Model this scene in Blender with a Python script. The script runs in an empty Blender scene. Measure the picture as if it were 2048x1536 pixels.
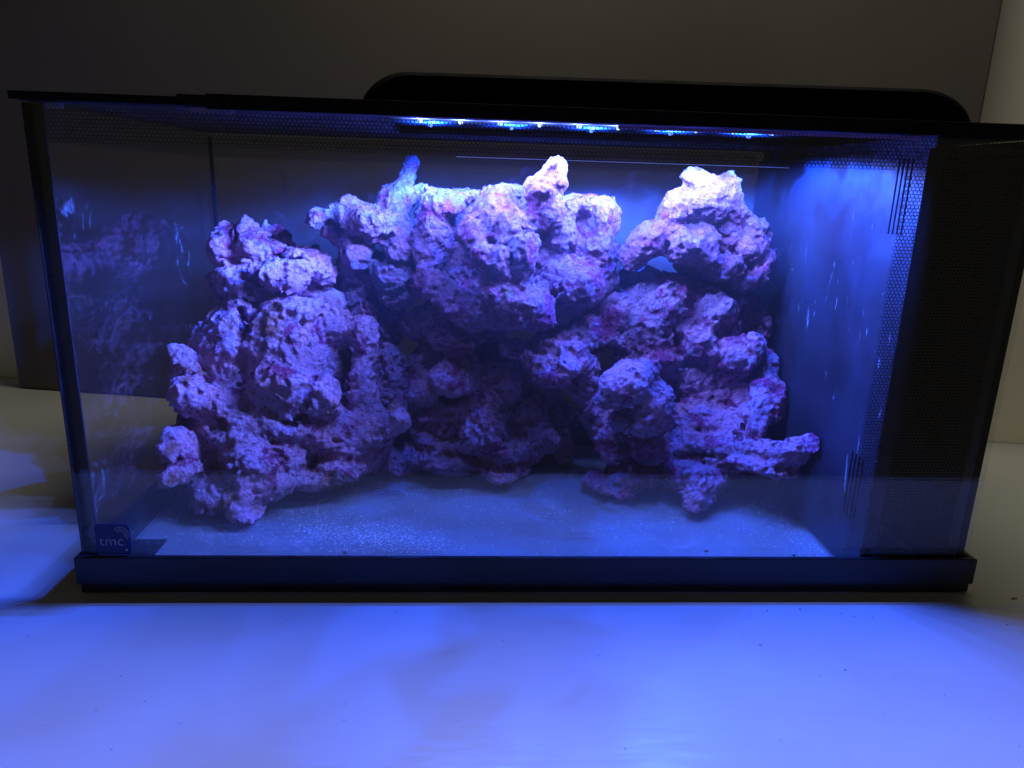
import bpy, bmesh, math, random
import numpy as np
from mathutils import Matrix, Vector

sc = bpy.context.scene
COL = sc.collection

# ------------------------------------------------------------------ camera
F_PX = 1477.94
PITCH, YAW, ROLL = 0.2664, 0.0601, 0.0317
CAM = np.array([0.2496, -0.4491, 0.2694])
def cam_axes():
    cy, sy, cp, sp = math.cos(YAW), math.sin(YAW), math.cos(PITCH), math.sin(PITCH)
    f = np.array([sy*cp, cy*cp, -sp]); r = np.array([cy, -sy, 0.0]); u = np.cross(r, f)
    c, s = math.cos(ROLL), math.sin(ROLL)
    return c*r + s*u, -s*r + c*u, f
RX, UX, FX = cam_axes()
cam_d = bpy.data.cameras.new('camera')
cam = bpy.data.objects.new('camera', cam_d); COL.objects.link(cam)
cam_d.sensor_fit = 'HORIZONTAL'; cam_d.sensor_width = 36.0; cam_d.lens = F_PX/2048*36
cam_d.clip_start = 0.01; cam_d.clip_end = 50
cam.matrix_world = Matrix(((RX[0], UX[0], -FX[0], CAM[0]), (RX[1], UX[1], -FX[1], CAM[1]), (RX[2], UX[2], -FX[2], CAM[2]), (0, 0, 0, 1)))
sc.camera = cam

# ------------------------------------------------------------------ world, room lamp, exposure
w = bpy.data.worlds.new('World'); sc.world = w; w.use_nodes = True
w.node_tree.nodes['Background'].inputs[0].default_value = (1.0, 0.90, 0.72, 1)
w.node_tree.nodes['Background'].inputs[1].default_value = 0.042
def area(name, loc, rot, size, power, col):
    d = bpy.data.lights.new(name, 'AREA'); d.shape = 'SQUARE'; d.size = size; d.energy = power; d.color = col
    o = bpy.data.objects.new(name, d); COL.objects.link(o); o.location = loc; o.rotation_euler = rot
    return o
area('room_lamp', (0.42, 0.28, 0.98), (0, 0, 0), 0.50, 7.2, (1.0, 0.93, 0.78))

v = sc.view_settings
v.view_transform = 'Standard'; v.look = 'None'; v.exposure = 0.0; v.gamma = 1.0; v.use_curve_mapping = False
cy_ = sc.cycles
cy_.use_denoising = True
cy_.max_bounces = 6; cy_.diffuse_bounces = 3; cy_.glossy_bounces = 3; cy_.transmission_bounces = 4; cy_.transparent_max_bounces = 32
cy_.use_adaptive_sampling = True; cy_.adaptive_threshold = 0.02
cy_.caustics_reflective = False; cy_.caustics_refractive = False
cy_.sample_clamp_indirect = 4.0

# ------------------------------------------------------------------ measuring helpers (photo point + depth -> point in the tank)
def ray(px, py): return FX + RX*(px-1024)/F_PX + UX*(768-py)/F_PX
def at_y(px, py, y):
    d = ray(px, py); return CAM + d*((y-CAM[1])/d[1])
def at_z(px, py, z):
    d = ray(px, py); return CAM + d*((z-CAM[2])/d[2])
def px_size(px, py, y):
    d = ray(px, py); return ((y-CAM[1])/d[1])/F_PX

# ------------------------------------------------------------------ materials
def new_mat(name):
    m = bpy.data.materials.new(name); m.use_nodes = True
    nt = m.node_tree; nt.nodes.clear()
    out = nt.nodes.new('ShaderNodeOutputMaterial')
    return m, nt, out
def N(nt, t, **kw):
    n = nt.nodes.new(t)
    for k, val in kw.items():
        if k.startswith('i_'):
            n.inputs[int(k[2:]) if k[2:].isdigit() else k[2:]].default_value = val
        else: setattr(n, k, val)
    return n
def principled(nt, out, col=(.5, .5, .5), rough=.5, spec=.5, metal=0.):
    b = N(nt, 'ShaderNodeBsdfPrincipled'); b.inputs['Base Color'].default_value = (*col, 1)
    b.inputs['Roughness'].default_value = rough; b.inputs['Specular IOR Level'].default_value = spec; b.inputs['Metallic'].default_value = metal
    nt.links.new(b.outputs[0], out.inputs[0]); return b
def math_n(nt, op, a, b=None, c=None, clamp=False):
    n = nt.nodes.new('ShaderNodeMath'); n.operation = op; n.use_clamp = clamp
    for i, x in enumerate((a, b, c)):
        if x is None: continue
        if isinstance(x, (int, float)): n.inputs[i].default_value = x
        else: nt.links.new(x, n.inputs[i])
    return n.outputs[0]
def ramp(nt, fac, p0, p1, c0=0., c1=1.):
    n = nt.nodes.new('ShaderNodeMapRange'); n.interpolation_type = 'SMOOTHSTEP'
    nt.links.new(fac, n.inputs[0]); n.inputs[1].default_value = p0; n.inputs[2].default_value = p1; n.inputs[3].default_value = c0; n.inputs[4].default_value = c1
    return n.outputs[0]
def coords(nt, scale=(1, 1, 1), loc=(0, 0, 0)):
    tc = N(nt, 'ShaderNodeTexCoord'); mp = N(nt, 'ShaderNodeMapping')
    mp.inputs['Scale'].default_value = scale; mp.inputs['Location'].default_value = loc
    nt.links.new(tc.outputs['Object'], mp.inputs[0]); return mp.outputs[0]
def noise(nt, vec, scale, detail=4., rough=.55, dist=0.):
    n = N(nt, 'ShaderNodeTexNoise'); n.inputs['Scale'].default_value = scale; n.inputs['Detail'].default_value = detail
    n.inputs['Roughness'].default_value = rough; n.inputs['Distortion'].default_value = dist
    nt.links.new(vec, n.inputs['Vector']); return n.outputs['Fac']
def mixc(nt, fac, a, b):
    n = nt.nodes.new('ShaderNodeMix'); n.data_type = 'RGBA'
    for s, x in ((0, fac), (6, a), (7, b)):
        if isinstance(x, tuple): n.inputs[s].default_value = (*x, 1)
        elif isinstance(x, float): n.inputs[s].default_value = x
        else: nt.links.new(x, n.inputs[s])
    return n.outputs[2]

def plain(name, col, rough=.5, spec=.5, var=.0, vscale=60, bump=0.):
    m, nt, out = new_mat(name); b = principled(nt, out, col, rough, spec)
    vec = coords(nt)
    nz = noise(nt, vec, vscale, 5)
    if var:
        lo = tuple(c*(1-var) for c in col); hi = tuple(min(1, c*(1+var)) for c in col)
        nt.links.new(mixc(nt, ramp(nt, nz, .3, .7), lo, hi), b.inputs['Base Color'])
        nt.links.new(ramp(nt, nz, .25, .75, max(.02, rough-.08), rough+.1), b.inputs['Roughness'])
    if bump:
        bp = N(nt, 'ShaderNodeBump'); bp.inputs['Strength'].default_value = bump; bp.inputs['Distance'].default_value = .0004
        nt.links.new(noise(nt, vec, 900, 3), bp.inputs['Height']); nt.links.new(bp.outputs[0], b.inputs['Normal'])
    return m

def glass(name, film=.012, tint=(.975, .985, .99), stain=0., stain_scale=(1, 1, 1), seed=0., thr=.60, gate=.5):
    """clear pane: straight-through transmission, Fresnel mirror, thin film of dust and dried stains"""
    m, nt, out = new_mat(name)
    lw = N(nt, 'ShaderNodeLayerWeight'); lw.inputs['Blend'].default_value = .5
    p5 = math_n(nt, 'POWER', lw.outputs['Facing'], 5.)
    fr = math_n(nt, 'MULTIPLY_ADD', p5, .955, .045, clamp=True)
    tr = N(nt, 'ShaderNodeBsdfTransparent'); tr.inputs[0].default_value = (*tint, 1)
    gl = N(nt, 'ShaderNodeBsdfGlossy'); gl.inputs['Roughness'].default_value = 0.0
    mx = N(nt, 'ShaderNodeMixShader'); nt.links.new(fr, mx.inputs[0]); nt.links.new(tr.outputs[0], mx.inputs[1]); nt.links.new(gl.outputs[0], mx.inputs[2])
    df = N(nt, 'ShaderNodeBsdfDiffuse'); df.inputs[0].default_value = (.8, .8, .8, 1)
    tl = N(nt, 'ShaderNodeBsdfTranslucent'); tl.inputs[0].default_value = (.8, .8, .8, 1)
    m2 = N(nt, 'ShaderNodeMixShader'); m2.inputs[0].default_value = .5; nt.links.new(df.outputs[0], m2.inputs[1]); nt.links.new(tl.outputs[0], m2.inputs[2])
    if not stain:
        if film > .008:
            fac = math_n(nt, 'MULTIPLY', ramp(nt, noise(nt, coords(nt, loc=(seed, seed*.7, seed*1.3)), 14, 3, .6), .3, .8, .5, 1.5), film)
        else:
            fac = math_n(nt, 'ADD', film, 0.)
    else:
        vec = coords(nt, loc=(seed, seed*.7, seed*1.3)); vs = coords(nt, stain_scale, (seed, seed, seed))
        g = noise(nt, vec, 9, 2)
        a = ramp(nt, noise(nt, vs, 34, 6, .68, .8), thr, thr+.09)
        fac = math_n(nt, 'MULTIPLY_ADD', math_n(nt, 'MULTIPLY', a, ramp(nt, g, gate, gate+.12)), stain, math_n(nt, 'MULTIPLY', g, film*2), clamp=True)
    m3 = N(nt, 'ShaderNodeMixShader'); nt.links.new(fac, m3.inputs[0]); nt.links.new(mx.outputs[0], m3.inputs[1]); nt.links.new(m2.outputs[0], m3.inputs[2])
    nt.links.new(m3.outputs[0], out.inputs[0]); return m

def rock_mat(name, seed, pale=(.68, .25, .37), deep=(.34, .05, .15), cool=(.44, .235, .37), rust=(.42, .15, .09), rust_amt=.25, deep_amt=.5):  # light put into pale/cool: raised for shaded lower rocks, lowered for upper ones
    m, nt, out = new_mat(name); b = principled(nt, out, pale, .82, .18)
    vec = coords(nt, loc=(seed*1.7, seed*.9, seed*2.3))
    c = mixc(nt, ramp(nt, noise(nt, vec, 26, 5, .6), .42, .60), pale, cool)
    c = mixc(nt, ramp(nt, noise(nt, coords(nt, loc=(seed*3, 4, seed)), 33, 7, .66, .5), .60-.14*deep_amt, .68-.14*deep_amt), c, deep)
    c = mixc(nt, ramp(nt, noise(nt, coords(nt, loc=(seed, 9, 2)), 21, 5, .6), .68-.2*rust_amt, .80-.2*rust_amt), c, rust)
    c = mixc(nt, ramp(nt, noise(nt, coords(nt, loc=(7, seed, 5)), 40, 6, .7), .63, .70), c, (.36, .27, .18))
    # pale grain on the fine crests, dark grain in the pores
    fine = noise(nt, vec, 330, 5, .65)
    c = mixc(nt, ramp(nt, fine, .52, .66, 0., .45), c, (.70, .42, .54))
    c = mixc(nt, ramp(nt, noise(nt, vec, 190, 5, .65), .54, .66, 0., .75), c, (.13, .04, .08))
    nt.links.new(c, b.inputs['Base Color'])
    vo = N(nt, 'ShaderNodeTexVoronoi'); vo.inputs['Scale'].default_value = 310; nt.links.new(vec, vo.inputs['Vector'])
    h = math_n(nt, 'MULTIPLY_ADD', vo.outputs['Distance'], -.5, fine)
    h = math_n(nt, 'MULTIPLY_ADD', noise(nt, vec, 150, 7, .75), 1.6, h)
    bp = N(nt, 'ShaderNodeBump'); bp.inputs['Strength'].default_value = .95; bp.inputs['Distance'].default_value = .0036
    nt.links.new(h, bp.inputs['Height']); nt.links.new(bp.outputs[0], b.inputs['Normal'])
    return m

M = {}
M['black'] = plain('black_plastic', (.010, .010, .012), .34, .45, .3, 40, .15)
M['lid'] = plain('black_lid', (.006, .006, .007), .6, .12, .25, 40, .2)
M['lamp'] = plain('matte_black_housing', (.003, .003, .0035), .8, .04, .2, 30, .3)
M['unlit_black'] = plain('dull_black_board', (.0015, .0015, .0018), .9, .03, .2, 60)  # black set extra dark so lamp light hardly shows on it
M['trim'] = plain('black_sealant', (.006, .006, .008), .3, .4, .2, 60)
M['print'] = plain('black_print', (.006, .006, .008), .35, .35, .2, 90)
M['front_glass'] = glass('front_glass', .004)
M['side_glass'] = glass('side_glass', .0025, stain=.28, seed=2.3, thr=.585, gate=.495)
M['back_glass'] = glass('back_glass', .0025, seed=5.1)
M['floor_glass'] = glass('floor_glass', .020, (.92, .93, .93), stain=.26, seed=8.4, gate=.46)
M['board'] = plain('dark_board', (.092, .081, .071), .6, .2, .10, 3)
M['wall'] = plain('cream_wall', (.74, .70, .56), .8, .2, .04, 5, .2)
M['badge'] = plain('badge_blue', (.004, .015, .11), .3, .4, .1, 80)
M['print_white'] = plain('badge_print', (.45, .45, .55), .4, .3, .2, 300)
M['sand'] = plain('sand_white', (.85, .82, .78), .9, .1, .1, 300)
M['pebble'] = plain('pebble_grey', (.30, .27, .25), .9, .1, .5, 400, .6)
M['splinter'] = plain('splinter_brown', (.30, .13, .07), .7, .2, .3, 300)
M['speck'] = plain('speck_dark', (.03, .03, .04), .8, .2, .3, 300)

def table_mat():
    m, nt, out = new_mat('cream_tabletop'); b = principled(nt, out, (.6, .57, .47), .38, .35)
    vec = coords(nt); n1 = noise(nt, vec, 3.2, 5, .5, .6); n2 = noise(nt, coords(nt, (1, 7, 1)), 40, 5)
    c = mixc(nt, ramp(nt, n1, .3, .7), (.325, .335, .31), (.385, .39, .355))
    c = mixc(nt, ramp(nt, n2, .62, .8, 0., .12), c, (.30, .29, .26))
    nt.links.new(c, b.inputs['Base Color']); nt.links.new(ramp(nt, n2, .3, .7, .32, .46), b.inputs['Roughness'])
    bp = N(nt, 'ShaderNodeBump'); bp.inputs['Strength'].default_value = .12; bp.inputs['Distance'].default_value = .001
    nt.links.new(noise(nt, coords(nt, (1, 3, 1)), 30, 5), bp.inputs['Height']); nt.links.new(bp.outputs[0], b.inputs['Normal'])
    return m
M['table'] = table_mat()

def partition_mat():
    m, nt, out = new_mat('partition_panel'); b = principled(nt, out, (.05, .05, .06), .34, .3)
    vec = coords(nt); sv = coords(nt, (1, 3.2, .55), (3.1, .4, .2))
    st = math_n(nt, 'MULTIPLY', ramp(nt, noise(nt, sv, 46, 8, .66), .63, .70), ramp(nt, noise(nt, vec, 7, 2), .46, .56))
    sp = ramp(nt, noise(nt, vec, 360, 2), .755, .80)
    f = math_n(nt, 'ADD', math_n(nt, 'MULTIPLY', st, .45), math_n(nt, 'MULTIPLY', sp, .22), clamp=True)
    c = mixc(nt, ramp(nt, noise(nt, coords(nt, (1, 1.6, .6)), 14, 5), .3, .7), (.010, .010, .013), (.015, .016, .020))
    nt.links.new(mixc(nt, f, c, (.62, .62, .62)), b.inputs['Base Color'])
    nt.links.new(ramp(nt, noise(nt, vec, 20, 4), .3, .7, .25, .45), b.inputs['Roughness'])
    return m
M['partition'] = partition_mat()

def translucent(name, col):
    m, nt, out = new_mat(name)
    df = N(nt, 'ShaderNodeBsdfDiffuse'); tl = N(nt, 'ShaderNodeBsdfTranslucent')
    df.inputs[0].default_value = (*col, 1); tl.inputs[0].default_value = (*col, 1)
    mx = N(nt, 'ShaderNodeMixShader'); mx.inputs[0].default_value = .6
    nt.links.new(df.outputs[0], mx.inputs[1]); nt.links.new(tl.outputs[0], mx.inputs[2]); nt.links.new(mx.outputs[0], out.inputs[0]); return m
M['clip'] = translucent('frosted_plastic', (.55, .55, .6))
M['edge'] = translucent('painted_edge_glow', (.75, .55, .75))  # purple tint paints the lamp glow into the strip
M['salt'] = translucent('salt_crust', (.8, .8, .8))

def emit(name, col, s):
    m, nt, out = new_mat(name); e = N(nt, 'ShaderNodeEmission'); e.inputs[0].default_value = (*col, 1); e.inputs[1].default_value = s
    nt.links.new(e.outputs[0], out.inputs[0]); return m
LED_COL = {'W': (.092, .158, .80), 'B': (.010, .080, 1.0)}
M['led_W'] = emit('led_white', (.50, .72, 1.0), 2.2)
M['led_B'] = emit('led_blue', (.05, .12, 1.0), 5.)

# ------------------------------------------------------------------ object helpers
def mesh_obj(name, verts, faces, mat, parent=None, smooth=False):
    me = bpy.data.meshes.new(name); me.from_pydata([tuple(map(float, p)) for p in verts], [], faces); me.update()
    if smooth: me.polygons.foreach_set('use_smooth', [True]*len(me.polygons))
    me.materials.append(mat)
    o = bpy.data.objects.new(name, me); COL.objects.link(o)
    if parent is not None: o.parent = parent
    return o
def bm_obj(name, bm, mat, parent=None, smooth=False):
    me = bpy.data.meshes.new(name); bm.normal_update(); bm.to_mesh(me); bm.free()
    if smooth: me.polygons.foreach_set('use_smooth', [True]*len(me.polygons))
    me.materials.append(mat)
    o = bpy.data.objects.new(name, me); COL.objects.link(o)
    if parent is not None: o.parent = parent
    return o
def empty(name, loc=(0, 0, 0)):
    o = bpy.data.objects.new(name, None); COL.objects.link(o); o.empty_display_size = .02; o.location = loc; return o
def tag(o, label=None, cat=None, group=None, kind=None):
    for k, val in (('label', label), ('category', cat), ('group', group), ('kind', kind)):
        if val: o[k] = val
    return o
def add_box(bm, a, b):
    vs = [bm.verts.new((x, y, z)) for z in (a[2], b[2]) for y in (a[1], b[1]) for x in (a[0], b[0])]
    for f in ((0, 2, 3, 1), (4, 5, 7, 6), (0, 1, 5, 4), (2, 6, 7, 3), (0, 4, 6, 2), (1, 3, 7, 5)): bm.faces.new([vs[i] for i in f])
def box(name, a, b, mat, parent=None, bevel=0.):
    bm = bmesh.new(); add_box(bm, a, b)
    if bevel: bmesh.ops.bevel(bm, geom=bm.edges[:], offset=bevel, segments=2, affect='EDGES', profile=.7)
    return bm_obj(name, bm, mat, parent)
def plate(name, us, vs, holes, lo, hi, axis, mat, parent=None):
    """flat plate with rectangular openings; us/vs are the break lines, holes the set of open cells"""
    nu, nv = len(us)-1, len(vs)-1; solid = lambda i, j: 0 <= i < nu and 0 <= j < nv and (i, j) not in holes
    V, idx, Fc = [], {}, []
    def vid(i, j, k):
        key = (i, j, k)
        if key not in idx:
            t = (lo, hi)[k]; u, q = us[i], vs[j]
            idx[key] = len(V); V.append((t, u, q) if axis == 'x' else (u, t, q) if axis == 'y' else (u, q, t))
        return idx[key]
    for i in range(nu):
        for j in range(nv):
            if not solid(i, j): continue
            Fc.append([vid(i, j, 1), vid(i+1, j, 1), vid(i+1, j+1, 1), vid(i, j+1, 1)])
            Fc.append([vid(i, j+1, 0), vid(i+1, j+1, 0), vid(i+1, j, 0), vid(i, j, 0)])
            for di, dj, e in ((-1, 0, ((i, j), (i, j+1))), (1, 0, ((i+1, j+1), (i+1, j))), (0, -1, ((i+1, j), (i, j))), (0, 1, ((i, j+1), (i+1, j+1)))):
                if not solid(i+di, j+dj):
                    (a, b), (c, d) = e; Fc.append([vid(a, b, 0), vid(c, d, 0), vid(c, d, 1), vid(a, b, 1)])
    o = mesh_obj(name, V, Fc, mat, parent)
    bm = bmesh.new(); bm.from_mesh(o.data); bmesh.ops.recalc_face_normals(bm, faces=bm.faces[:]); bm.to_mesh(o.data); bm.free()
    return o

def hex_band(name, u0, u1, v0, v1, place, parent, pitch=.00245, open_=.80):
    """honeycomb print: black webs round clear hexagonal dots; place(u,v) -> point"""
    ro = pitch/math.sqrt(3); ri = ro*open_; row = pitch*math.sqrt(3)/2
    V, Fc = [], []
    nr = max(1, int((v1-v0)/row)); nc = int((u1-u0)/pitch)
    for j in range(nr):
        for i in range(nc):
            cu = u0 + (i+.5)*pitch + (pitch/2 if j % 2 else 0); cv = v0 + ro + j*row
            b = len(V)
            for r in (ro, ri):
                for k in range(6):
                    a = math.pi/6 + k*math.pi/3; V.append(place(cu+r*math.cos(a), cv+r*math.sin(a)))
            for k in range(6): Fc.append([b+k, b+(k+1) % 6, b+6+(k+1) % 6, b+6+k])
    return mesh_obj(name, V, Fc, M['print'], parent)

# ================================================================== SETTING
W, D, HT, HB = 0.600, 0.290, 0.304, 0.0267
FLOOR = 0.0062
tb = bmesh.new(); add_box(tb, (-.75, -.205, -.03), (1.25, 1.3, 0.0))
bmesh.ops.bevel(tb, geom=[e for e in tb.edges if all(abs(q.co.y+.205) < 1e-6 for q in e.verts)], offset=.004, segments=3, affect='EDGES')
tag(bm_obj('tabletop', tb, M['table']), 'cream white tabletop under the aquarium, washed with blue light', 'tabletop', kind='structure')
# board and wall run parallel, turned about ten degrees from the tank
BDIR = Vector((.193, -.034, 0)).normalized(); BN = Vector((-BDIR.y, BDIR.x, 0))
def slab(name, s0, s1, off0, off1, z0, z1, mat, bevel=0.):
    P0 = Vector((-.316, .477, 0)); bm = bmesh.new(); add_box(bm, (s0, off0, z0), (s1, off1, z1))
    if bevel: bmesh.ops.bevel(bm, geom=bm.edges[:], offset=bevel, segments=2, affect='EDGES')
    R = Matrix(((BDIR.x, BN.x, 0, P0.x), (BDIR.y, BN.y, 0, P0.y), (0, 0, 1, 0), (0, 0, 0, 1))); bm.transform(R)
    return bm_obj(name, bm, mat)
tag(slab('wall', -.6, 2.1, .045, .12, 0.0005, 1.1, M['wall']), 'cream painted wall behind the dark board', 'wall', kind='structure')
tag(slab('backing_board', 0, 1.077, 0, .018, 0.0006, .95, M['board'], .002), 'large dark brown board standing upright behind the aquarium', 'board')

# ================================================================== AQUARIUM
aq = empty('aquarium', (0, 0, 0))
tag(aq, 'rectangular glass aquarium with black base frame and black filter chamber', 'aquarium')
# base frame: one profile swept round the rectangle
prof = [(.0025, .0008), (.0025, .0068), (.0040, .0078), (.0040, .0260), (.0033, HB), (.0004, HB), (.0004, .0008)]
V, Fc = [], []
for e, z in prof: V += [(-e, -e, z), (W+e, -e, z), (W+e, D+e, z), (-e, D+e, z)]
n = len(prof)
for i in range(n):
    j = (i+1) % n
    for k in range(4): Fc.append([i*4+k, i*4+(k+1) % 4, j*4+(k+1) % 4, j*4+k])
base = mesh_obj('base_frame', V, Fc, M['black'], aq)
bm = bmesh.new(); bm.from_mesh(base.data); bmesh.ops.recalc_face_normals(bm, faces=bm.faces[:]); bm.to_mesh(base.data); bm.free()
# stepped dark plate added in the front left corner, under the floor pane
g = [(0.0008, .0008), (.030, .0008), (.030, .040), (.024, .040), (.024, .070), (.0008, .070)]
V = [(x, y, z) for z in (.0006, .0019) for x, y in g]; m_ = len(g)
mesh_obj('dark_corner_plate', V, [list(range(m_-1, -1, -1)), list(range(m_, 2*m_))] + [[i, (i+1) % m_, m_+(i+1) % m_, m_+i] for i in range(m_)], M['black'], aq)
box('front_pane', (0, 0, .0022), (W, .005, HT), M['front_glass'], aq)
box('side_pane', (0, .0070, .0022), (.005, D-.0052, HT), M['side_glass'], aq)
box('back_pane', (0, D-.005, .0022), (W, D, HT), M['back_glass'], aq)
box('side_panel', (W-.005, .0052, .0022), (W, D-.0052, HT), M['unlit_black'], aq)
box('chamber_back_block', (.5300, D-.0064, FLOOR), (W-.0052, D-.0054, .2966), M['unlit_black'], aq)  # black sheet added to hide the lamp-lit board behind the chamber
box('floor_pane', (.0053, .0053, .0022), (W-.0053, D-.0053, FLOOR), M['floor_glass'], aq)
box('corner_trim', (.0003, .0052, FLOOR+.001), (.0078, .0067, HT), M['trim'], aq)
box('corner_trim', (-.0006, .0002, HB+.0003), (-.0001, .0068, HT), M['trim'], aq)
box('corner_trim', (W-.0115, .0052, FLOOR), (W-.0053, .0068, HT), M['trim'], aq)
box('sealant_seam', (.0052, D-.0085, FLOOR), (.0085, D-.0052, HT-.002), M['trim'], aq, .001)
box('sealant_seam', (.5252, .0053, FLOOR), (.5352, .0075, .297), M['trim'], aq)
# partition with overflow slots
yb, zb, holes = [.0078], [FLOOR+.0005, .042, .090, .244, .292, .2965], set()
for k in range(4): yb += [.0215+k*.005, .0215+k*.005+.0022]
yb.append(D-.0055)
for k in range(4): holes |= {(1+2*k, 1), (1+2*k, 3)}
plate('partition', yb, zb, holes, .5262, .5298, 'x', M['partition'], aq)
box('chamber_light_block', (.5300, .0070, .2968), (W-.0052, D-.0052, .2990), M['black'], aq)  # plate added to keep lamp light out of the chamber
box('chamber_light_block', (.5300, .0070, .2992), (.5325, D-.0052, .3050), M['black'], aq)  # lip added to stop light leaking over the partition
# printed honeycomb bands
b1 = hex_band('printed_mesh_band', .0075, .5890, .2833, .3045, lambda u, q: (u, .0053, q), aq)
hex_band('printed_mesh_band', .5120, .5890, .0275, .2842, lambda u, q: (u, .0053, q), aq)
hex_band('printed_mesh_band', .0060, .2840, .2833, .3045, lambda u, q: (.0053, u, q), aq)
hex_band('printed_mesh_band', .0085, .5250, .2833, .3045, lambda u, q: (u, D-.0053, q), aq)
box('salt_line', (.24, .0055, .2827), (.44, .0058, .2830), M['salt'], aq)
box('edge_glow_strip', (.335, .0056, .3016), (.519, .0080, .3036), M['edge'], aq)  # added strip, coloured as the glow along the pane's top edge
# maker's badge on the lower corner of the front pane
bx0, bx1, bz0, bz1 = .0095, .0315, .0275, .0488
bm = bmesh.new(); pts = []
rr = .003
for cx, cz, a0 in ((bx1-rr, bz1-rr, 0), (bx0+rr, bz1-rr, 90), (bx0+rr, bz0+rr, 180), (bx1-rr, bz0+rr, 270)):
    for k in range(6):
        a = math.radians(a0+k*18); pts.append((cx+rr*math.cos(a), cz+rr*math.sin(a)))
vs0 = [bm.verts.new((x, -.0002, z)) for x, z in pts]; vs1 = [bm.verts.new((x, -.0006, z)) for x, z in pts]
bm.faces.new(vs0); bm.faces.new(vs1[::-1])
for i in range(len(pts)): bm.faces.new([vs0[i], vs0[i-1], vs1[i-1], vs1[i]])
bmesh.ops.recalc_face_normals(bm, faces=bm.faces[:])
badge = bm_obj('maker_badge', bm, M['badge'], aq)
cu = bpy.data.curves.new('badge_lettering', 'FONT'); cu.body = 'tmc'; cu.size = .0098; cu.space_character = 1.05; cu.offset = -.00012
to = bpy.data.objects.new('tmp_text', cu); COL.objects.link(to); to.location = (bx0+.0022, -.00075, bz0+.0062); to.rotation_euler = (math.pi/2, 0, 0)
dg = bpy.context.evaluated_depsgraph_get(); me = bpy.data.meshes.new_from_object(to.evaluated_get(dg)); me.transform(to.matrix_world if False else Matrix.LocRotScale(to.location, to.rotation_euler, None))
bpy.data.objects.remove(to); me.materials.clear(); me.materials.append(M['print_white'])
lt = bpy.data.objects.new('badge_lettering', me); COL.objects.link(lt); lt.parent = badge
bm = bmesh.new()
def disc(bm, x, z, r, y=-.00075):
    bm.faces.new([bm.verts.new((x+r*math.cos(t*math.pi/4), y, z+r*math.sin(t*math.pi/4))) for t in range(8)])
for ring, (rad, r) in enumerate(((.0026, .00028), (.0040, .00038), (.0054, .00048))):
    for k in range(9):
        a = math.radians(140-k*20-ring*6); disc(bm, bx0+.0162+rad*math.cos(a)*.9, bz0+.0140+rad*math.sin(a), r)
disc(bm, bx1-.0030, bz0+.0030, .0008)
bm_obj('badge_dots', bm, M['print_white'], badge)

# ------------------------------------------------------------------ lid
lid = plate('lid', [-.003, .190, .570, .603], [-.003, .029, .190, .293], {(1, 1)}, .3052, .3092, 'z', M['lid'], aq)
lid['label'] = 'thin black lid resting on the glass'
box('front_rail', (.102, -.0065, .3035), (.6035, -.0032, .3115), M['lid'], lid, .0006)
box('front_rail', (-.0035, -.0065, .3050), (.1018, -.0032, .3094), M['lid'], lid, .0006)
box('hinge_bar', (.085, -.0030, .3094), (.105, .012, .3110), M['lid'], lid, .0004)
box('clip', (.0090, .0056, .3022), (.0165, .012, .3050), M['clip'], lid, .0004)
box('clip', (.0880, .0056, .3028), (.1120, .012, .3050), M['clip'], lid, .0004)

# ------------------------------------------------------------------ lamp
LED_Y, LED_Z = .115, .3115
lamp = empty('led_light_bar', (.38, .13, .3095))
tag(lamp, 'long matte black lamp hood lying on the lid, LEDs shining down', 'lamp')
def lampp(o): o.matrix_parent_inverse = Matrix.Translation(-lamp.location); return o
prof = [(.1815, .3098), (.5690, .3098), (.5670, .3120)]
for k in range(9):
    a = math.radians(20 + k*70/8); prof.append((.5270+.036*math.cos(a), .3060+.0270*math.sin(a)))
for k in range(9):
    a = math.radians(90 + k*66/8); prof.append((.2110+.030*math.cos(a), .3050+.0260*math.sin(a)))
prof.append((.1840, .3128))
ys = [(.022, .0030), (.0240, .0009), (.0275, 0.0), (.196, 0.0), (.200, .001), (.203, .0035)]
cxm, czm = .380, .3098
V, Fc = [], []
for y, ins in ys:
    for x, z in prof:
        V.append((x + (ins if x < cxm else -ins), y, max(.3098, z-ins*.8) if z > .311 else z))
n = len(prof)
for i in range(len(ys)-1):
    for k in range(n): Fc.append([i*n+k, i*n+(k+1) % n, (i+1)*n+(k+1) % n, (i+1)*n+k])
Fc.append(list(range(n))[::-1]); Fc.append([(len(ys)-1)*n+k for k in range(n)])
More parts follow.
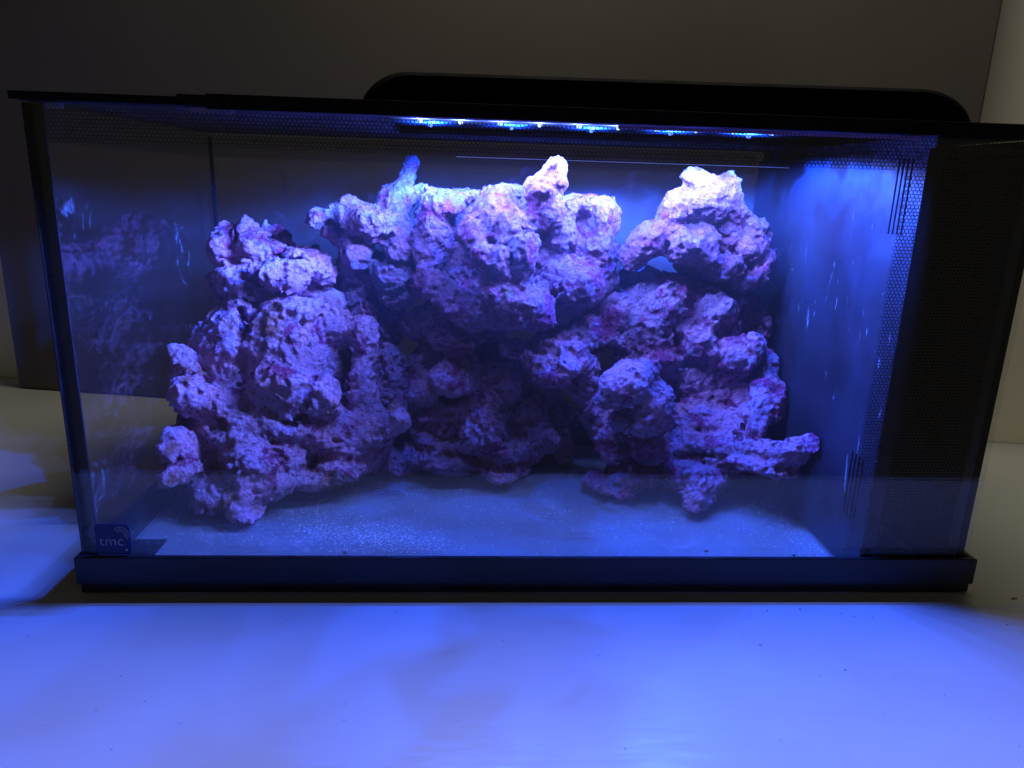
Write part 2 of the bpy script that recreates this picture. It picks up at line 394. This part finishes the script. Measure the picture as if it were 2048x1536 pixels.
# open underside: drop the faces that span the bottom edge so the LEDs look out
Fc = [f for f in Fc if not (len(f) == 4 and sum(1 for q in f if q % n in (0, 1)) == 4)]
hs = mesh_obj('housing', V, Fc, M['lamp'], lamp); lampp(hs)
bm = bmesh.new(); bm.from_mesh(hs.data); bmesh.ops.recalc_face_normals(bm, faces=bm.faces[:]); bm.to_mesh(hs.data); bm.free()
lampp(box('led_board', (.1880, .0265, .3106), (.5720, .1925, .3120), M['unlit_black'], lamp))
def batwing(d, seed=0., lo=.75, hi=1.1):
    """wide-angle LED lens: throws more light sideways than straight down, nothing above the rim of the hood"""
    d.use_nodes = True; nt = d.node_tree; e = nt.nodes['Emission']
    tc = nt.nodes.new('ShaderNodeTexCoord'); sx = nt.nodes.new('ShaderNodeSeparateXYZ'); nt.links.new(tc.outputs['Normal'], sx.inputs[0])
    c = math_n(nt, 'ABSOLUTE', sx.outputs[2])
    f = math_n(nt, 'POWER', math_n(nt, 'MAXIMUM', c, .2), -2.4)
    # cloudy noise added to the beam, standing in for shadow patches on the table
    mp = nt.nodes.new('ShaderNodeMapping'); mp.inputs['Location'].default_value = (seed*3.1, seed*1.7, seed); nt.links.new(tc.outputs['Normal'], mp.inputs[0])
    g = ramp(nt, noise(nt, mp.outputs[0], 1.9, 2.5, .5, .6), .46, .53, lo, hi)
    nt.links.new(math_n(nt, 'MULTIPLY', math_n(nt, 'MULTIPLY', f, g), ramp(nt, c, .16, .53)), e.inputs['Strength'])
# white LEDs in the front row, blue ones in the row behind
LEDS = [('W', .2120+i*.0285, .112) for i in range(10)] + [('B', .2170+i*.0620, .150) for i in range(5)]
LEDW = {'W': .66, 'B': 2.1}
for ch, x, y in LEDS:
    bm = bmesh.new(); bmesh.ops.create_uvsphere(bm, u_segments=10, v_segments=6, radius=.0019)
    bmesh.ops.translate(bm, verts=bm.verts[:], vec=(x, y, .3100))
    lampp(bm_obj('led', bm, M['led_'+ch], lamp, True))
    d = bpy.data.lights.new('led_beam', 'POINT'); d.shadow_soft_size = .0022; d.energy = LEDW[ch]; d.color = LED_COL[ch]; batwing(d, x*40, *((.8, 1.1) if ch == 'W' else (.20, 1.35)))
    o = bpy.data.objects.new('led_beam', d); COL.objects.link(o); o.location = (x, y, .3055); o.parent = lamp; o.matrix_parent_inverse = Matrix.Translation(-lamp.location)

# ================================================================== ROCKS: blobs blended in a distance field, roughened, then meshed
def bspline(n, h, cell, rng):
    x = np.arange(n)*h/cell + rng.random(); i = np.floor(x).astype(int); t = x-i; m = int(i.max())+4
    A = np.zeros((n, m), np.float32); r = np.arange(n)
    A[r, i] = (1-t)**3/6; A[r, i+1] = (3*t**3-6*t**2+4)/6; A[r, i+2] = (-3*t**3+3*t**2+3*t+1)/6; A[r, i+3] = t**3/6
    return A
def field(shape, h, cell, rng):
    A, B, C = (bspline(k, h, cell, rng) for k in shape)
    R = rng.standard_normal((A.shape[1], B.shape[1], C.shape[1])).astype(np.float32)
    R = np.tensordot(A, R, (1, 0)); R = np.tensordot(R, B, (1, 1)); R = np.tensordot(R, C, (1, 1))
    return R/.33
def surface_nets(d, h, org):
    s = d < 0
    c = s[:-1, :-1, :-1].astype(np.int8)
    cnt = np.zeros_like(c)
    for dx in (0, 1):
        for dy in (0, 1):
            for dz in (0, 1):
                cnt += s[dx:dx+c.shape[0], dy:dy+c.shape[1], dz:dz+c.shape[2]]
    act = np.argwhere((cnt > 0) & (cnt < 8)); idx = np.full(c.shape, -1, np.int64); idx[tuple(act.T)] = np.arange(len(act))
    acc = np.zeros((len(act), 3)); num = np.zeros(len(act))
    corners = [(a, b, e) for a in (0, 1) for b in (0, 1) for e in (0, 1)]
    val = {k: d[act[:, 0]+k[0], act[:, 1]+k[1], act[:, 2]+k[2]] for k in corners}
    for k in corners:
        for ax in range(3):
            if k[ax]: continue
            k2 = list(k); k2[ax] = 1; k2 = tuple(k2)
            a, b = val[k], val[k2]; cr = (a < 0) != (b < 0)
            t = np.where(cr, a/np.where(cr, a-b, 1), 0)
            p = np.tile(np.array(k, float), (len(act), 1)); p[:, ax] += t
            acc += p*cr[:, None]; num += cr
    vert = (act + acc/num[:, None])*h + org
    quads = []
    for ax in range(3):
        o1, o2 = [(1, 2), (2, 0), (0, 1)][ax]
        sl0 = [slice(1, -1)]*3; sl1 = [slice(1, -1)]*3; sl0[ax] = slice(0, -1); sl1[ax] = slice(1, None)
        a, b = s[tuple(sl0)], s[tuple(sl1)]
        for flip, mask in ((False, a & ~b), (True, ~a & b)):
            e = np.argwhere(mask)
            off = np.ones(3, int); off[ax] = 0; e = e + off
            q = []
            for u, q2 in ((0, 0), (-1, 0), (-1, -1), (0, -1)):
                f = e.copy(); f[:, o1] += u; f[:, o2] += q2; q.append(idx[tuple(f.T)])
            q = np.stack(q, 1); quads.append(q[:, ::-1] if flip else q)
    return vert, np.concatenate(quads)
def largest(vert, quads):
    lab = np.arange(len(vert))
    for _ in range(400):
        m = lab[quads].min(1); new = lab.copy()
        for k in range(4): np.minimum.at(new, quads[:, k], m)
        new = new[new]; new = new[new]
        if (new == lab).all(): break
        lab = new
    best = np.bincount(lab).argmax(); keep = lab == best
    ren = np.cumsum(keep)-1
    return vert[keep], ren[quads[keep[quads[:, 0]]]]

def build_rock(name, prims, seed, mat, label, dy=0., lean=0., k=.005, h=.00115, rough=.85):
    rng = np.random.default_rng(seed)
    P = []
    ln = lambda py, dp: dp + dy + lean*max(0., min(1.2, (960-py)/360))
    for p in prims:
        t = p[0]
        if t in 'en':
            _, x, y, dep, a, b, c = p[:7]; rot = math.radians(p[7]) if len(p) > 7 else 0.
            dep = ln(y, dep); s = px_size(x, y, dep); P.append((t, at_y(x, y, dep), np.array([a*s, c, b*s]), rot))
        else:
            _, x1, y1, d1, r1, x2, y2, d2, r2 = p
            d1, d2 = ln(y1, d1), ln(y2, d2); P.append(('c', at_y(x1, y1, d1), at_y(x2, y2, d2), r1*px_size(x1, y1, d1), r2*px_size(x2, y2, d2)))
    lo = np.min([q[1]-q[2].max() if q[0] == 'e' else np.minimum(q[1]-q[3], q[2]-q[4]) for q in P if q[0] != 'n'], 0) - .010
    hi = np.max([q[1]+q[2].max() if q[0] == 'e' else np.maximum(q[1]+q[3], q[2]+q[4]) for q in P if q[0] != 'n'], 0) + .010
    lo[2] = max(lo[2], FLOOR-.004); lo[1] = max(lo[1], .012); hi[1] = min(hi[1], .2805); lo[0] = max(lo[0], .006); hi[0] = min(hi[0], .5255)
    shape = tuple(np.ceil((hi-lo)/h).astype(int)+1)
    ax = [np.float32(lo[i]) + np.arange(shape[i], dtype=np.float32)*np.float32(h) for i in range(3)]
    X, Y, Z = np.meshgrid(*ax, indexing='ij')
    for amp, cell in ((.0034, .026), (.0014, .013)):
        X = X + np.float32(amp*.8)*field(shape, h, cell, rng); Y = Y + np.float32(amp)*field(shape, h, cell, rng); Z = Z + np.float32(amp*.8)*field(shape, h, cell, rng)
    d = np.full(shape, .05, np.float32)
    def block(l, u):
        a = np.clip(np.floor((l-lo)/h).astype(int), 0, None); b = np.minimum(np.ceil((u-lo)/h).astype(int)+1, shape)
        return tuple(slice(int(a[i]), int(max(a[i], b[i]))) for i in range(3))
    def ell(c, r, rot, sl):
        px, py, pz = X[sl]-c[0], Y[sl]-c[1], Z[sl]-c[2]
        if rot:
            cs, sn = math.cos(rot), math.sin(rot); px, pz = cs*px+sn*pz, -sn*px+cs*pz
        k0 = np.sqrt((px/r[0])**2+(py/r[1])**2+(pz/r[2])**2); k1 = np.sqrt((px/r[0]**2)**2+(py/r[1]**2)**2+(pz/r[2]**2)**2)
        return k0*(k0-1)/np.maximum(k1, 1e-6)
    for q in P:
        if q[0] == 'e':
            m = q[2].max()+.018; sl = block(q[1]-m, q[1]+m); e = ell(q[1], q[2], q[3], sl)
        elif q[0] == 'c':
            r = max(q[3], q[4])+.018; sl = block(np.minimum(q[1], q[2])-r, np.maximum(q[1], q[2])+r)
            ba = q[2]-q[1]; px, py, pz = X[sl]-q[1][0], Y[sl]-q[1][1], Z[sl]-q[1][2]
            t = np.clip((px*ba[0]+py*ba[1]+pz*ba[2])/max(ba@ba, 1e-9), 0, 1)
            e = np.sqrt((px-t*ba[0])**2+(py-t*ba[1])**2+(pz-t*ba[2])**2)-(q[3]+(q[4]-q[3])*t)
        else: continue
        a = d[sl]; hh = np.maximum(k-np.abs(a-e), 0)/k; d[sl] = np.minimum(a, e)-hh*hh*k*.25
    for q in P:
        if q[0] != 'n': continue
        m = q[2].max()+.010; sl = block(q[1]-m, q[1]+m); e = -ell(q[1], q[2], q[3], sl)
        kk = .004; a = d[sl]; hh = np.maximum(kk-np.abs(a-e), 0)/kk; d[sl] = np.maximum(a, e)+hh*hh*kk*.25
    n1, n2, n3, n4 = field(shape, h, .014, rng), field(shape, h, .0075, rng), field(shape, h, .0040, rng), field(shape, h, .0022, rng)
    d += np.float32(rough)*(.0012*n1 + .0019*np.abs(n2) - .0020) + (.0011*np.abs(n3) - .0010 + .0006*n4)
    pit = field(shape, h, .0085, rng); d += np.float32(.005*rough)*np.clip((pit-2.0)/.8, 0, 1)
    # stay clear of floor and panes
    zz = ax[2][None, None, :]; d = np.maximum(d, (FLOOR+.0003)-zz)
    for s_ in (0, -1): d[s_] = .01; d[:, s_] = .01; d[:, :, s_] = .01
    vert, quads = largest(*surface_nets(d, h, lo))
    c = (vert.min(0)+vert.max(0))/2; c[2] = vert[:, 2].min()
    me = bpy.data.meshes.new(name); nv, nf = len(vert), len(quads)
    me.vertices.add(nv); me.vertices.foreach_set('co', (vert-c).astype(np.float32).ravel())
    me.loops.add(nf*4); me.loops.foreach_set('vertex_index', quads.astype(np.int32).ravel())
    me.polygons.add(nf); me.polygons.foreach_set('loop_start', np.arange(0, nf*4, 4, dtype=np.int32)); me.polygons.foreach_set('use_smooth', np.ones(nf, bool))
    me.update(calc_edges=True); me.materials.append(mat)
    o = bpy.data.objects.new(name, me); COL.objects.link(o); o.location = c
    tag(o, label, 'rock', 'reef rocks piled in the aquarium')
    return o

# ---- big left rock
build_rock('reef_rock', [
    ('e', 572, 725, .115, 92, 135, .045), ('e', 590, 615, .10, 60, 22, .03), ('n', 572, 645, .058, 26, 26, .016),
    ('c', 490, 640, .115, 46, 405, 720, .115, 50), ('c', 405, 720, .115, 50, 368, 790, .11, 46), ('e', 399, 676, .115, 23, 20, .012), ('e', 355, 727, .07, 32, 35, .018), ('e', 380, 760, .09, 45, 50, .024), ('e', 470, 720, .105, 62, 85, .03), ('e', 455, 830, .090, 62, 70, .03), ('e', 548, 848, .088, 95, 42, .03), ('e', 385, 850, .105, 48, 80, .03), ('e', 640, 850, .105, 70, 55, .03),
    ('e', 378, 793, .062, 33, 36, .018), ('e', 405, 752, .095, 25, 25, .012), ('e', 420, 818, .085, 17, 17, .009),
    ('e', 352, 886, .055, 33, 29, .018), ('e', 350, 940, .055, 30, 26, .022), ('e', 372, 905, .075, 45, 60, .028), ('e', 430, 925, .115, 92, 62, .045), ('e', 420, 850, .12, 70, 80, .045),
    ('e', 476, 876, .075, 45, 46, .02), ('e', 447, 985, .075, 58, 34, .03), ('c', 500, 985, .062, 34, 500, 1022, .047, 27), ('e', 551, 962, .08, 52, 34, .03), ('e', 630, 946, .10, 44, 26, .03),
    ('e', 537, 900, .10, 95, 72, .05), ('n', 567, 851, .058, 26, 13, .030, -8), ('n', 508, 943, .058, 20, 6, .02, 12), ('n', 440, 848, .058, 16, 24, .02, 30),
    ('e', 634, 792, .075, 37, 40, .018), ('e', 551, 785, .075, 56, 56, .02), ('e', 727, 660, .10, 33, 28, .014), ('c', 727, 680, .10, 26, 730, 790, .10, 27), ('e', 728, 850, .11, 42, 45, .02),
    ('c', 740, 880, .115, 34, 788, 833, .09, 22), ('e', 700, 870, .13, 82, 72, .045), ('e', 680, 915, .12, 72, 34, .04), ('e', 660, 715, .13, 42, 80, .03), ('e', 615, 642, .11, 40, 32, .02), ('e', 674, 650, .11, 34, 40, .018),
    ('e', 664, 614, .13, 38, 28, .02), ('e', 630, 577, .14, 45, 28, .02), ('c', 718, 645, .15, 32, 738, 578, .15, 22), ('e', 742, 632, .14, 27, 28, .014), ('e', 779, 712, .15, 26, 28, .014), ('e', 770, 770, .16, 40, 60, .02),
    ('n', 487, 655, .095, 9, 34, .03, 25), ('n', 690, 700, .075, 14, 60, .024), ('n', 655, 880, .06, 24, 22, .02), ('e', 560, 900, .16, 150, 130, .045), ('e', 520, 1000, .12, 120, 60, .05), ('e', 600, 760, .16, 110, 150, .035),
    ], 11, rock_mat('rock_rusty_purple', 1.1, rust_amt=.8, deep_amt=.42, pale=(.84, .40, .54), cool=(.62, .37, .54)), 'big purple rock with rusty left flank, leftmost on the aquarium floor', dy=.056, lean=.042)
# ---- small slab rock on its shoulder
build_rock('reef_rock', [
    ('e', 477, 553, .13, 44, 25, .024), ('e', 560, 553, .115, 55, 27, .028), ('e', 618, 527, .13, 34, 26, .024), ('e', 646, 545, .13, 19, 20, .016), ('e', 424, 562, .14, 17, 18, .014),
    ('e', 461, 490, .14, 36, 36, .026), ('e', 508, 466, .135, 18, 24, .014, 15), ('e', 516, 494, .13, 32, 34, .022), ('e', 444, 458, .14, 17, 14, .012),
    ('c', 545, 455, .165, 13, 612, 487, .165, 19), ('e', 628, 500, .165, 20, 16, .014), ('e', 560, 512, .15, 75, 24, .03), ('e', 530, 575, .13, 90, 20, .03),
    ('n', 556, 545, .085, 18, 12, .012, -15), ('n', 590, 522, .12, 40, 5, .03, 4), ('n', 470, 522, .10, 50, 5, .03, -10), ('n', 480, 478, .11, 9, 22, .016, 15),
    ], 23, rock_mat('rock_plum', 2.2, deep_amt=.6, rust_amt=.3, pale=(.72, .30, .42), cool=(.50, .29, .43)), 'small broken rock slab perched on top of the leftmost big rock', dy=.095, k=.004, rough=.9)
# ---- branching rock at the back
build_rock('reef_rock', [
    ('c', 812, 335, .21, 17, 806, 368, .21, 16), ('c', 806, 368, .21, 17, 784, 395, .21, 28), ('e', 795, 400, .21, 46, 24, .02), ('c', 800, 405, .20, 22, 843, 390, .20, 16),
    ('e', 630, 434, .185, 24, 18, .016), ('c', 640, 432, .19, 17, 690, 420, .20, 22), ('e', 717, 438, .20, 50, 33, .024), ('e', 748, 440, .20, 72, 30, .026), ('e', 682, 408, .20, 16, 10, .012),
    ('e', 704, 505, .205, 30, 52, .022), ('e', 793, 480, .195, 38, 50, .022), ('e', 782, 540, .20, 46, 36, .024), ('e', 790, 575, .20, 34, 34, .02), ('n', 750, 497, .195, 14, 23, .06, 10),
    ('e', 720, 560, .225, 50, 60, .025), ('e', 752, 640, .225, 52, 60, .025), ('e', 735, 740, .225, 58, 90, .028), ('e', 740, 840, .215, 60, 90, .030), ('e', 665, 470, .21, 22, 30, .015),
    ('e', 700, 860, .20, 60, 70, .03),
    ], 37, rock_mat('rock_violet_green', 3.3, deep_amt=.35, rust_amt=.2, pale=(.42, .165, .25), cool=(.23, .185, .24)), 'branching rock with a finger-like tip standing at the back left', dy=.025, k=.005, rough=.9)
# ---- large top centre rock
build_rock('reef_rock', [
    ('e', 1030, 500, .17, 175, 115, .05), ('e', 862, 480, .15, 36, 105, .04), ('e', 892, 402, .14, 52, 28, .03), ('e', 855, 560, .15, 32, 40, .03), ('e', 940, 395, .17, 50, 16, .03),
    ('e', 988, 428, .105, 42, 55, .024), ('e', 1056, 422, .115, 46, 40, .026), ('e', 1005, 395, .13, 32, 16, .02),
    ('c', 1110, 338, .088, 24, 1086, 368, .088, 30), ('c', 1086, 368, .088, 30, 1096, 425, .100, 34), ('e', 1124, 370, .084, 14, 11, .011), ('e', 1106, 330, .086, 22, 14, .014),
    ('e', 1158, 416, .14, 46, 30, .026), ('e', 1193, 440, .145, 36, 45, .026), ('e', 1220, 458, .15, 20, 20, .018), ('c', 1190, 512, .16, 40, 1236, 512, .165, 16), ('e', 1180, 500, .145, 52, 66, .03),
    ('e', 962, 518, .08, 22, 46, .016), ('e', 1001, 516, .078, 22, 40, .014), ('e', 988, 585, .08, 45, 56, .022), ('e', 1042, 606, .085, 72, 48, .028), ('e', 1066, 636, .095, 58, 28, .028), ('e', 1050, 520, .085, 26, 55, .016),
    ('e', 1020, 462, .09, 25, 50, .016), ('e', 941, 470, .095, 31, 42, .018), ('n', 905, 515, .095, 24, 44, .040, -12), ('n', 1066, 466, .08, 30, 13, .020, 15), ('n', 1015, 566, .055, 20, 8, .010, -20),
    ('c', 876, 562, .105, 27, 955, 625, .105, 32), ('c', 1200, 560, .15, 34, 1110, 622, .12, 32), ('e', 1130, 570, .12, 70, 50, .03), ('e', 1120, 470, .12, 40, 36, .02),
    ('e', 1020, 600, .15, 140, 50, .04),
    ], 41, rock_mat('rock_lavender', 4.4, deep_amt=.62, rust_amt=.15, pale=(.44, .165, .25), cool=(.30, .155, .25)), 'large lavender rock with a stubby spire, on top in the middle of the pile', dy=.070)
# ---- dark rock at the bottom centre
build_rock('reef_rock', [
    ('e', 910, 682, .13, 56, 24, .03), ('e', 900, 650, .17, 92, 46, .04), ('e', 913, 745, .11, 54, 36, .026), ('e', 848, 780, .12, 30, 42, .02), ('e', 984, 774, .125, 54, 46, .03), ('e', 959, 848, .112, 62, 56, .030), ('e', 1010, 880, .120, 60, 50, .03), ('e', 890, 860, .125, 60, 55, .03),
    ('e', 1056, 832, .12, 48, 42, .026), ('e', 823, 820, .145, 34, 52, .026), ('e', 902, 920, .12, 68, 32, .03), ('e', 1002, 931, .115, 54, 26, .026), ('e', 1048, 948, .115, 18, 17, .014), ('e', 755, 929, .125, 29, 27, .018), ('e', 798, 927, .135, 38, 30, .024), ('e', 838, 913, .13, 34, 34, .022),
    ('e', 1092, 878, .12, 30, 32, .018), ('e', 1060, 898, .125, 32, 27, .02), ('c', 1120, 880, .15, 24, 1126, 936, .145, 19), ('e', 1118, 838, .18, 42, 34, .026), ('e', 960, 780, .17, 150, 110, .04), ('e', 930, 890, .17, 170, 60, .04), ('e', 1060, 770, .17, 60, 60, .03),
    ('n', 920, 797, .075, 16, 12, .02), ('n', 1030, 872, .08, 22, 14, .02), ('n', 835, 873, .09, 30, 18, .03, -10), ('n', 1096, 925, .13, 14, 22, .09), ('n', 1040, 745, .10, 26, 10, .025, 12), ('n', 868, 845, .085, 12, 30, .02, 20), ('n', 900, 885, .08, 50, 7, .02, 15),
    ], 53, rock_mat('rock_purple_lightened', 5.5, deep_amt=.45, rust_amt=.15, pale=(.64, .29, .42), cool=(.48, .28, .42)), 'knobbly dark purple rock on the floor beneath the spired centre rock', dy=.080)
# ---- big right rock
build_rock('reef_rock', [
    ('e', 1345, 645, .130, 128, 88, .038), ('e', 1224, 606, .12, 33, 45, .022), ('e', 1274, 555, .15, 40, 15, .026), ('e', 1333, 598, .11, 62, 40, .026), ('e', 1414, 616, .12, 56, 50, .03), ('e', 1449, 580, .13, 38, 15, .026), ('e', 1380, 570, .15, 90, 14, .03),
    ('e', 1186, 652, .125, 46, 38, .024), ('e', 1217, 672, .13, 42, 24, .026), ('c', 1502, 606, .14, 20, 1500, 682, .14, 26), ('e', 1523, 662, .13, 20, 48, .016), ('e', 1474, 707, .105, 50, 46, .022), ('e', 1537, 740, .11, 30, 36, .02),
    ('e', 1565, 767, .11, 23, 20, .016), ('e', 1570, 804, .105, 20, 36, .018), ('e', 1527, 794, .10, 35, 52, .02), ('e', 1499, 838, .09, 26, 26, .015), ('e', 1404, 690, .10, 36, 42, .018), ('e', 1316, 718, .115, 42, 26, .02), ('e', 1380, 760, .17, 158, 150, .045), ('e', 1430, 770, .13, 95, 85, .03), ('e', 1330, 700, .13, 95, 60, .03),
    ('e', 1250, 775, .075, 60, 36, .020, 30), ('e', 1268, 750, .08, 40, 16, .014, 20), ('e', 1309, 808, .085, 36, 44, .022), ('e', 1285, 838, .095, 56, 18, .022), ('c', 1168, 780, .13, 26, 1205, 880, .13, 26), ('e', 1161, 760, .13, 30, 38, .02),
    ('e', 1309, 887, .095, 46, 28, .022), ('e', 1228, 887, .115, 42, 27, .024), ('e', 1195, 955, .115, 30, 17, .018), ('e', 1263, 937, .115, 55, 22, .026), ('e', 1232, 968, .11, 46, 14, .02),
    ('e', 1421, 837, .12, 84, 40, .03), ('e', 1404, 884, .11, 62, 32, .026), ('c', 1450, 902, .09, 40, 1590, 888, .042, 28), ('e', 1620, 882, .026, 18, 15, .012), ('e', 1530, 920, .065, 78, 22, .022), ('e', 1386, 940, .105, 56, 32, .03), ('c', 1392, 960, .085, 38, 1396, 992, .072, 30),
    ('e', 1113, 728, .10, 49, 41, .022), ('e', 1040, 702, .105, 46, 17, .018, -8), ('e', 1118, 682, .11, 48, 30, .022), ('e', 1160, 715, .12, 34, 50, .02),
    ('n', 1225, 702, .10, 46, 20, .034), ('n', 1435, 751, .085, 24, 7, .016, -14), ('n', 1358, 888, .08, 14, 11, .025), ('n', 1407, 917, .08, 26, 8, .02, 15), ('n', 1440, 822, .085, 40, 7, .018, -5), ('n', 1345, 660, .10, 8, 40, .015, 20), ('n', 1270, 900, .085, 14, 10, .02), ('n', 1480, 640, .105, 7, 36, .02), ('n', 1258, 925, .11, 10, 6, .05), ('n', 1352, 775, .085, 12, 40, .02, -15),
    ('e', 1390, 900, .16, 150, 60, .04), ('e', 1360, 950, .13, 90, 30, .035),
    ], 67, rock_mat('rock_magenta_blue', 6.6, deep_amt=.66, rust_amt=.15, pale=(.66, .28, .40), cool=(.46, .27, .40)), 'big craggy rock with a flat ledge pointing right, on the floor at right', dy=.055, lean=.036)
# ---- top right rock
build_rock('reef_rock', [
    ('e', 1394, 358, .135, 32, 20, .02), ('e', 1416, 392, .135, 48, 44, .026), ('e', 1448, 396, .145, 32, 42, .024), ('e', 1464, 422, .15, 22, 26, .018), ('e', 1305, 480, .14, 57, 42, .03, 12), ('e', 1346, 440, .14, 32, 32, .024), ('e', 1262, 512, .145, 22, 28, .02),
    ('e', 1368, 422, .125, 36, 30, .02), ('e', 1375, 494, .125, 52, 52, .028), ('e', 1498, 456, .15, 26, 22, .018), ('e', 1521, 473, .155, 14, 14, .012), ('e', 1490, 497, .15, 42, 36, .024), ('e', 1529, 527, .15, 24, 30, .02), ('e', 1512, 551, .15, 32, 20, .02), ('e', 1484, 563, .145, 32, 18, .02),
    ('n', 1443, 496, .115, 19, 22, .026, -25), ('e', 1440, 540, .14, 46, 28, .026), ('e', 1400, 545, .165, 56, 22, .026), ('e', 1420, 460, .16, 80, 60, .028), ('n', 1340, 548, .13, 46, 18, .03, -8), ('n', 1405, 440, .10, 6, 30, .014, 25),
    ], 71, rock_mat('rock_pink_darkened', 7.7, deep_amt=.3, rust_amt=.1, pale=(.38, .135, .21), cool=(.28, .14, .22)), 'pale pink rock highest on the right, brightest under the lamp', dy=.052)

# ================================================================== SMALL THINGS
rnd = random.Random(5)
def lump(bm, c, r, flat=.6):
    vs = []
    q = [rnd.uniform(.65, 1.15) for _ in range(6)]; a0 = rnd.uniform(0, 6.3)
    for k in range(4):
        a = a0+k*math.pi/2; vs.append(bm.verts.new((c[0]+r*q[k]*math.cos(a), c[1]+r*q[k]*math.sin(a), c[2]+r*flat*.45)))
    top = bm.verts.new((c[0], c[1], c[2]+r*flat)); bot = bm.verts.new((c[0], c[1], c[2]))
    for k in range(4):
        bm.faces.new([vs[k], vs[(k+1) % 4], top]); bm.faces.new([vs[(k+1) % 4], vs[k], bot])
bm = bmesh.new()
clusters = [(760, 1075, 75, 26, 1300), (640, 1062, 50, 18, 350), (620, 1040, 90, 30, 220), (860, 1090, 60, 16, 200), (950, 1010, 90, 24, 160), (1090, 1030, 70, 18, 130), (720, 985, 120, 14, 200), (1330, 1040, 70, 20, 120),
            (1600, 1050, 70, 34, 380), (1660, 1100, 40, 12, 220), (1560, 1000, 60, 20, 160), (300, 1035, 30, 24, 60), (450, 1075, 130, 24, 160), (1220, 1070, 200, 26, 120), (900, 1060, 420, 40, 200)]
for cx, cyp, sx, sy, cnt in clusters:
    for _ in range(int(cnt*1.4)):
        p = at_z(rnd.gauss(cx, sx*.75), min(1112, rnd.gauss(cyp, sy*.7)), FLOOR+.0001)
        if .012 < p[0] < .52 and .010 < p[1] < .28: lump(bm, p, rnd.choice((.0002, .0002, .0003, .0003, .0004, .0006)))
tag(bm_obj('sand_grains', bm, M['sand']), 'loose white sand grains strewn over the glass floor', 'sand', kind='stuff')
def pebble(px, py, r, mat, label, name='pebble', flat=.7):
    bm = bmesh.new(); bmesh.ops.create_icosphere(bm, subdivisions=2, radius=1)
    for q in bm.verts:
        f = rnd.uniform(.8, 1.1); q.co = Vector((q.co.x*f*r, q.co.y*f*r*.8, (q.co.z*f+.85)*r*flat))
    o = bm_obj(name, bm, mat); p = at_z(px, py, FLOOR+.0002); o.location = p; tag(o, label, 'pebble', 'crumbs on the aquarium floor'); return o
pebble(692, 1108, .0021, M['pebble'], 'dark grey pebble against the front glass left of centre')
pebble(1412, 1104, .0018, M['pebble'], 'grey pebble on the floor in front of the big right rock')
pebble(1587, 1112, .0016, M['pebble'], 'small dark pebble by the front glass near the filter chamber')
pebble(262, 1067, .0021, M['sand'], 'white shell crumb beside the corner badge', 'shell_crumb', .5)
pebble(755, 1052, .0011, M['sand'], 'tiny white crumb at the edge of the sand patch', 'shell_crumb')
def table_speck(px, py, l, wd, ang, mat, name, label, cat):
    p = at_z(px, py, .0); bm = bmesh.new(); add_box(bm, (-l/2, -wd/2, .0001), (l/2, wd/2, wd*.7)); bmesh.ops.bevel(bm, geom=bm.edges[:], offset=wd*.2, segments=1, affect='EDGES')
    for q in bm.verts: q.co.y += .3*wd*math.sin(q.co.x/l*4)
    o = bm_obj(name, bm, mat); o.location = p; o.rotation_euler = (0, 0, math.radians(ang)); tag(o, label, cat)
table_speck(2028, 1198, .0046, .0013, 3, M['splinter'], 'wood_splinter', 'small brown splinter on the table right of the base', 'splinter')
bm = bmesh.new()
for _ in range(70):
    p = at_z(rnd.uniform(30, 2040), rnd.uniform(1212, 1500), .0002)
    lump(bm, p, rnd.choice((.0002, .0003, .0004)), .5)
for px, py in ((1535, 1222), (1600, 1218), (1682, 1227), (1708, 1233), (1520, 1290), (1690, 1340), (1895, 1192), (2015, 1250), (1745, 1236)):
    lump(bm, at_z(px, py, .0002), .0006, .5)
tag(bm_obj('dust_specks', bm, M['speck']), 'dark dust specks scattered on the table in front', 'dust', kind='stuff')
